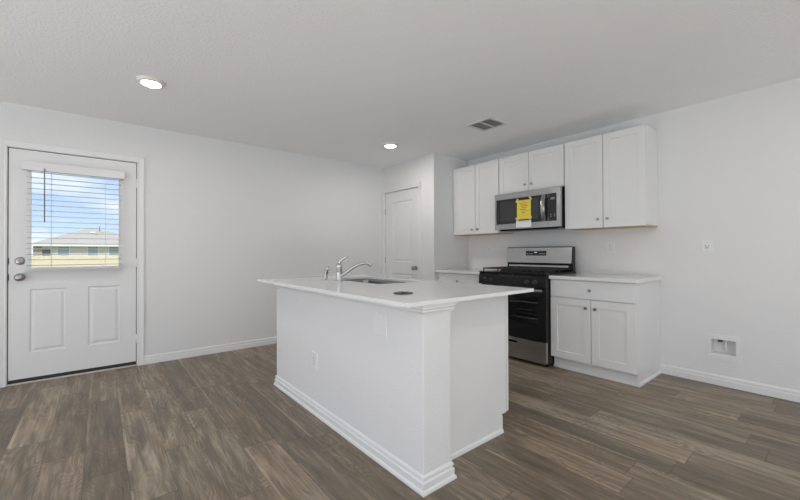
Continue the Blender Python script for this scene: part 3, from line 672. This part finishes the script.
# faucet
fx, fy = 1.462, 2.545
fc_ = thing('kitchen_faucet', 'chrome single-lever kitchen faucet on the island countertop', 'faucet', (fx, fy, KZ))
smooth_obj(obj('faucet_body', MB().lathe((fx, fy, KZ), (0, 0, 1), [(0, 0), (0.031, 0), (0.031, 0.005), (0.026, 0.010), (0.0235, 0.016), (0.0235, 0.105), (0.025, 0.108), (0.025, 0.128), (0.021, 0.140), (0.012, 0.147), (0, 0.149)], 28), CHROME, fc_), 50)
dv = Vector((0.78, -0.62, 0)).normalized()
P0 = Vector((fx, fy, KZ + 0.046)); sp = [P0 + dv * 0.012]
ctrl = [(0.012, -0.004), (0.05, 0.022), (0.10, 0.058), (0.15, 0.085), (0.19, 0.097), (0.222, 0.098), (0.236, 0.092)]
sp = [P0 + dv * a + Vector((0, 0, b)) for a, b in ctrl]
def dense(pts, n=5):
    out = []
    for i in range(len(pts) - 1):
        p0, p1, p2, p3 = pts[max(i - 1, 0)], pts[i], pts[i + 1], pts[min(i + 2, len(pts) - 1)]
        for k in range(n):
            t = k / n; out.append(0.5 * ((2 * p1) + (p2 - p0) * t + (2 * p0 - 5 * p1 + 4 * p2 - p3) * t * t + (3 * p1 - p0 - 3 * p2 + p3) * t ** 3))
    return out + [pts[-1]]
spd = dense(sp); n_ = len(spd)
obj('spout', MB().tube(spd, [0.0150 - 0.003 * min(1, i / 12) for i in range(n_)], 16), CHROME, fc_)
te = spd[-1]; obj('aerator', MB().lathe(te + Vector((0, 0, 0.008)) + dv * 0.004, (0.25 * dv.x, 0.25 * dv.y, -1), [(0, 0), (0.0125, 0.001), (0.0135, 0.006), (0.0135, 0.022), (0.011, 0.026), (0, 0.026)], 18), CHROME, fc_)
lv = [Vector((fx, fy, KZ + 0.135)), Vector((fx + 0.004, fy - 0.006, KZ + 0.158)), Vector((fx + 0.016, fy - 0.026, KZ + 0.176)), Vector((fx + 0.034, fy - 0.052, KZ + 0.194)), Vector((fx + 0.040, fy - 0.060, KZ + 0.197))]
lvd = dense(lv); obj('lever_handle', MB().tube(lvd, [0.014 - 0.005 * min(1, i / 12) for i in range(len(lvd))], 12), CHROME, fc_)
# side sprayer
px, py = 1.465, 2.775
sy = thing('side_sprayer', 'small chrome side sprayer standing left of the faucet', 'sprayer', (px, py, KZ))
smooth_obj(obj('holder', MB().lathe((px, py, KZ), (0, 0, 1), [(0, 0), (0.024, 0), (0.024, 0.004), (0.016, 0.010), (0.015, 0.030), (0.0165, 0.040), (0.013, 0.042), (0, 0.042)], 22), CHROME, sy), 50)
hb_ = [Vector((px, py, KZ + 0.040)), Vector((px + 0.001, py - 0.001, KZ + 0.062)), Vector((px + 0.003, py - 0.004, KZ + 0.080)), Vector((px + 0.009, py - 0.012, KZ + 0.094)), Vector((px + 0.018, py - 0.022, KZ + 0.099))]
hbd = dense(hb_); obj('spray_head', MB().tube(hbd, [0.013 + 0.007 * (i / len(hbd)) ** 1.5 for i in range(len(hbd))], 14), CHROME, sy)
obj('trigger', MB().box(px + 0.006, px + 0.014, py - 0.020, py - 0.012, KZ + 0.050, KZ + 0.080, 0.002), mat('dark_trigger', (0.06, 0.06, 0.065), 0.4, var=(0.05, 30)), sy)
# black drain flange lying on the counter
fl = thing('drain_cover', 'round black drain cover lying flat on the island countertop', 'cover', (1.303, 1.566, KZ))
smooth_obj(obj('disc', MB().lathe((1.303, 1.566, KZ + 0.0005), (0, 0, 1), [(0, 0), (0.054, 0), (0.056, 0.002), (0.052, 0.005), (0.036, 0.005), (0.033, 0.003), (0.0, 0.003)], 32), BLACK, fl), 40)
obj('strainer_button', MB().lathe((1.303, 1.566, KZ + 0.0035), (0, 0, 1), [(0, 0), (0.011, 0), (0.010, 0.004), (0, 0.005)], 18), SLOT, fl)

# ------------------------------------------------------------------ outlets and plates
def plate(mb, fr, u, v, w2, h2, th=0.006):
    pr = [(w2, h2, 0), (w2, h2, th * 0.5), (w2 - 0.003, h2 - 0.003, th)]
    rings = [[mb.bm.verts.new(fr(u + a * sx, v + b * sy_, c)) for sx, sy_ in ((-1, -1), (1, -1), (1, 1), (-1, 1))] for a, b, c in pr]
    for a, b in zip(rings, rings[1:]):
        for k in range(4): mb.bm.faces.new((a[k], a[(k + 1) % 4], b[(k + 1) % 4], b[k]))
    mb.bm.faces.new(rings[-1]); mb.bm.faces.new(rings[0][::-1]); return mb
def duplex(label, fr, u, v, group='duplex outlets', hw=0.038, hh=0.058, th=0.006):
    t = thing('wall_outlet', label, 'outlet', fr(u, v), group)
    obj('cover_plate', plate(MB(), fr, u, v, hw, hh, th), PLATE, t)
    for s in (-1, 1):
        r = obj('receptacle', MB().fbox(fr, u - 0.0165, u + 0.0165, v + s * 0.0195 - 0.014, v + s * 0.0195 + 0.014, th, th + 0.0022, 0.001), PLATE, t)
        sl = MB(); q = v + s * 0.0195
        sl.fbox(fr, u - 0.0075, u - 0.0050, q - 0.001, q + 0.008, th + 0.0022, th + 0.0027); sl.fbox(fr, u + 0.0050, u + 0.0075, q, q + 0.007, th + 0.0022, th + 0.0027); sl.fbox(fr, u - 0.002, u + 0.002, q - 0.009, q - 0.005, th + 0.0022, th + 0.0027)
        obj('slots', sl, SLOT, r)
    obj('screw', MB().lathe(fr(u, v, th), fr.w, [(0, 0), (0.0032, 0), (0.003, 0.001), (0, 0.001)], 10), NICKEL, t)
    return t
fw = frX(XR); fi = frX(IX0)
duplex('white duplex outlet on the wall right of the range', fw, -1.558, 1.174)
duplex('white duplex outlet on the wall left of the range above the left countertop', fw, -3.075, 1.160)
duplex('white duplex outlet low on the textured island wall', fi, -2.407, 0.372, hw=0.040, hh=0.060, th=0.007)
t = thing('power_outlet', 'white single power outlet plate on the bare right wall', 'outlet', fw(-0.780, 1.177))
obj('cover_plate', plate(MB(), fw, -0.780, 1.177, 0.041, 0.058), PLATE, t)
obj('receptacle', MB().lathe(fw(-0.780, 1.177, 0.006), fw.w, [(0, 0.0025), (0.018, 0.0025), (0.019, 0)], 24), PLATE, t)
sl = MB(); sl.fbox(fw, -0.790, -0.786, 1.178, 1.190, 0.0085, 0.009); sl.fbox(fw, -0.774, -0.770, 1.178, 1.190, 0.0085, 0.009); sl.fbox(fw, -0.784, -0.776, 1.164, 1.171, 0.0085, 0.009)
obj('slots', sl, SLOT, t)
for v in (1.216, 1.138): obj('screw', MB().lathe(fw(-0.780, v, 0.006), fw.w, [(0, 0), (0.0032, 0), (0.003, 0.001), (0, 0.001)], 10), NICKEL, t)
t = thing('outlet_cover', 'white double-width cover plate high on the island wall', 'plate', fi(-1.620, 0.685))
obj('cover_plate', plate(MB(), fi, -1.620, 0.745, 0.060, 0.060, 0.0052), PLATE, t)
for u in (-1.650, -1.590):
    for v in (0.700, 0.790): obj('screw', MB().lathe(fi(u, v, 0.0052), fi.w, [(0, 0), (0.0036, 0), (0.003, 0.001), (0, 0.001)], 10), PLATE, t)

# recessed water valve box on the right wall
vbx = thing('valve_box', 'white recessed water valve box low on the right wall', 'valve box', fw(-0.676, 0.215))
obj('frame', MB().slab(frX(XR - 0.006), -0.784, -0.566, 0.218, 0.428, 0.006, [(-0.764, -0.600, 0.260, 0.388, None)]), PLATE, vbx)
bx = MB(); bx.box(XR, XR + 0.085, 0.600, 0.604, 0.260, 0.388); bx.box(XR, XR + 0.085, 0.760, 0.764, 0.260, 0.388); bx.box(XR, XR + 0.085, 0.604, 0.760, 0.260, 0.264); bx.box(XR, XR + 0.085, 0.604, 0.760, 0.384, 0.388); bx.box(XR + 0.081, XR + 0.085, 0.604, 0.760, 0.264, 0.384)
obj('box', bx, PLATE, vbx)
vv = MB(); vv.lathe((XR + 0.045, 0.672, 0.384), (0, 0, -1), [(0, 0), (0.012, 0), (0.012, 0.02), (0.008, 0.024), (0.008, 0.045), (0.013, 0.047), (0.013, 0.085), (0.009, 0.09), (0, 0.09)], 16)
va = smooth_obj(obj('valve', vv, PLATE, vbx), 40)
obj('valve_handle', MB().box(XR + 0.030, XR + 0.040, 0.690, 0.722, 0.360, 0.382, 0.003), mat('dark_handle', (0.05, 0.05, 0.05), 0.5, var=(0.1, 30)), va)

# ------------------------------------------------------------------ recessed ceiling lamps
LENS2 = emit('lamp_lens', (1.0, 0.95, 0.88), LAMP2)
def lamp(label, x, y):
    t = thing('ceiling_light', label, 'light', (x, y, ZC), 'recessed ceiling lights')
    smooth_obj(obj('trim_ring', MB().lathe((x, y, ZC), (0, 0, -1), [(0.060, 0.0), (0.094, 0), (0.092, 0.008), (0.080, 0.020), (0.070, 0.024), (0.0645, 0.024), (0.062, 0.019), (0.060, 0.0)], 40), mat('lamp_trim', (0.80, 0.78, 0.74), 0.5, var=(0.01, 30)), t), 40)
    obj('lens', MB().lathe((x, y, ZC - 0.0005), (0, 0, -1), [(0, 0.012), (0.0605, 0.012), (0.0605, 0.021), (0, 0.0225)], 32), LENS if y > 1 else LENS2, t)
lamp('glowing round recessed light in the ceiling near the exterior door', 0.30, 3.34)
lamp('glowing round recessed light in the ceiling in front of the pantry door', 2.72, 3.50)
lamp('round recessed light in the ceiling over the living area left of the other', 0.40, 0.09)
lamp('round recessed light in the ceiling near the bare right wall, toward the living area', 2.70, 0.09)

# ceiling vent
cvn = thing('ceiling_vent', 'square grey louvred air vent in the kitchen ceiling', 'vent', (3.05, 2.33, ZC))
up2 = Fr((0, 0, ZC - 0.008), (1, 0, 0), (0, -1, 0), (0, 0, -1))
vf = MB(); vf.slab(up2, 2.905, 3.200, -2.480, -2.175, 0.0075, [(2.935, 3.170, -2.450, -2.334, None), (2.935, 3.170, -2.322, -2.205, None)])
obj('frame', vf, mat('vent_white', (0.72, 0.72, 0.72), 0.5, var=(0.01, 30)), cvn)
obj('backing', MB().box(2.93, 3.175, 2.20, 2.455, ZC - 0.0025, ZC - 0.0008), DUCT, cvn)
for (a, b) in ((2.334, 2.450), (2.205, 2.322)):
    for k in range(7):
        y = a + (b - a) * (k + 0.5) / 7; lm = MB(); hw = 0.0062
        q = [(2.9355, y - hw, ZC - 0.0090), (3.1695, y - hw, ZC - 0.0090), (3.1695, y + hw, ZC - 0.0045), (2.9355, y + hw, ZC - 0.0045)]
        lo = [Vector(p_) for p_ in q]; hi = [p_ + Vector((0, 0, 0.0012)) for p_ in lo]
        lm.quad(hi); lm.quad(lo, True)
        for i in range(4): lm.quad([lo[i], lo[(i + 1) % 4], hi[(i + 1) % 4], hi[i]])
        obj('louvre', lm, VENT, cvn)

# ------------------------------------------------------------------ outside the door
GZ = -0.78
struct(obj('ground', MB().box(-40, 40, YD + 0.6, 90, GZ - 0.3, GZ), GRASS), 'lawn outside the door', 'lawn')
fn = thing('wood_fence', 'tan wooden picket fence across the yard outside the door', 'fence', (0, 22, GZ))
FT = 1.058
for k in range(46):
    x = -4.2 + k * 0.146; zt = FT + random.uniform(-0.008, 0.008); pk = MB()
    pts = [(x, GZ + 0.02), (x + 0.138, GZ + 0.02), (x + 0.138, zt - 0.02), (x + 0.12, zt), (x + 0.018, zt), (x, zt - 0.02)]
    A = [pk.bm.verts.new((a, 22.0, b)) for a, b in pts]; B = [pk.bm.verts.new((a, 22.018, b)) for a, b in pts]
    for i in range(6): pk.bm.faces.new((A[i], A[(i + 1) % 6], B[(i + 1) % 6], B[i]))
    pk.bm.faces.new(A); pk.bm.faces.new(B[::-1]); obj('picket', pk, FENCE, fn)
for z in (-0.4, 0.75): obj('rail', MB().box(-4.2, 2.6, 22.019, 22.06, z, z + 0.09), FENCE, fn)
for x in (-4.1, -1.7, 0.7, 2.5): obj('post', MB().box(x - 0.045, x + 0.045, 22.061, 22.15, GZ, 0.95), FENCE, fn)

hs = thing('neighbor_house', 'pale single-storey house with grey hip roof beyond the fence', 'house', (0, 50, GZ))
HY, EZ = 45.0, 1.93
HX0, HX1, HD = -4.45, 9.0, 14.0
hw_ = MB().slab(frY(HY), HX0, HX1, GZ, EZ, 0.2, [(-2.9, -2.15, 0.75, 1.78, [(0.01, -0.08)]), (-0.82, -0.12, 0.75, 1.78, [(0.01, -0.08)]), (0.72, 1.42, 0.75, 1.78, [(0.01, -0.08)]), (2.55, 3.2, 0.75, 1.78, [(0.01, -0.08)])])
hw_.box(HX0, HX1, HY + 0.2, HY + HD, GZ, EZ)
obj('wall', hw_, SIDING, hs)
for (a, b) in ((-2.9, -2.15), (-0.82, -0.12), (0.72, 1.42), (2.55, 3.2)):
    wf = obj('window', MB().slab(frY(HY - 0.03), a - 0.08, b + 0.08, 0.67, 1.86, 0.05, [(a, b, 0.75, 1.24, None), (a, b, 1.29, 1.78, None)]), HTRIM, hs)
    obj('pane', MB().fbox(frY(HY), a, b, 0.75, 1.78, -0.05, -0.02), HGLASS, wf)
# porch with brick piers on the left corner
obj('porch_wall', MB().box(HX0 - 0.02, HX0 + 0.55, HY - 0.10, HY + 0.02, GZ, EZ - 0.12), BRICK, hs)
pw = obj('porch_window', MB().slab(frY(HY - 0.05), -3.98, -3.3, 0.70, 1.72, 0.06, [(-3.92, -3.36, 0.78, 1.64, [(0.01, -0.03)])]), HTRIM, hs)
obj('pane', MB().fbox(frY(HY - 0.05), -3.90, -3.38, 0.80, 1.62, -0.029, -0.02), mat('porch_dark_glass', (0.16, 0.15, 0.14), 0.3, var=(0.1, 2)), pw)
rm = MB(); ex0, ex1, ey0, ey1 = HX0 - 0.45, HX1 + 0.45, HY - 0.5, HY + HD + 0.5
rv = [rm.bm.verts.new(p_) for p_ in ((ex0, ey0, EZ), (ex1, ey0, EZ), (ex1, ey1, EZ), (ex0, ey1, EZ), (-0.80, 52.0, 3.90), (4.2, 52.0, 2.95))]
for q in ((0, 1, 5, 4), (1, 2, 5), (2, 3, 4, 5), (3, 0, 4), (3, 2, 1, 0)): rm.bm.faces.new([rv[i] for i in q])
obj('roof', rm, SHINGLE, hs)
obj('fascia', MB().box(ex0, ex1, ey0 - 0.03, ey0, EZ - 0.13, EZ + 0.02), HTRIM, hs)
obj('roof_vent', MB().box(-0.75, -0.35, 49.9, 50.1, 3.30, 3.41, 0.01), HTRIM, hs)
obj('vent_pipe', MB().lathe((0.0, 51.0, 3.5), (0, 0, 1), [(0, 0), (0.04, 0), (0.04, 0.58), (0, 0.58)], 10), WAND, hs)
struct(obj('porch_step', MB().box(-1.2, 0.9, YD + 0.15, YD + 1.4, -0.5, -0.12), CONC), 'concrete step outside the exterior door', 'step')
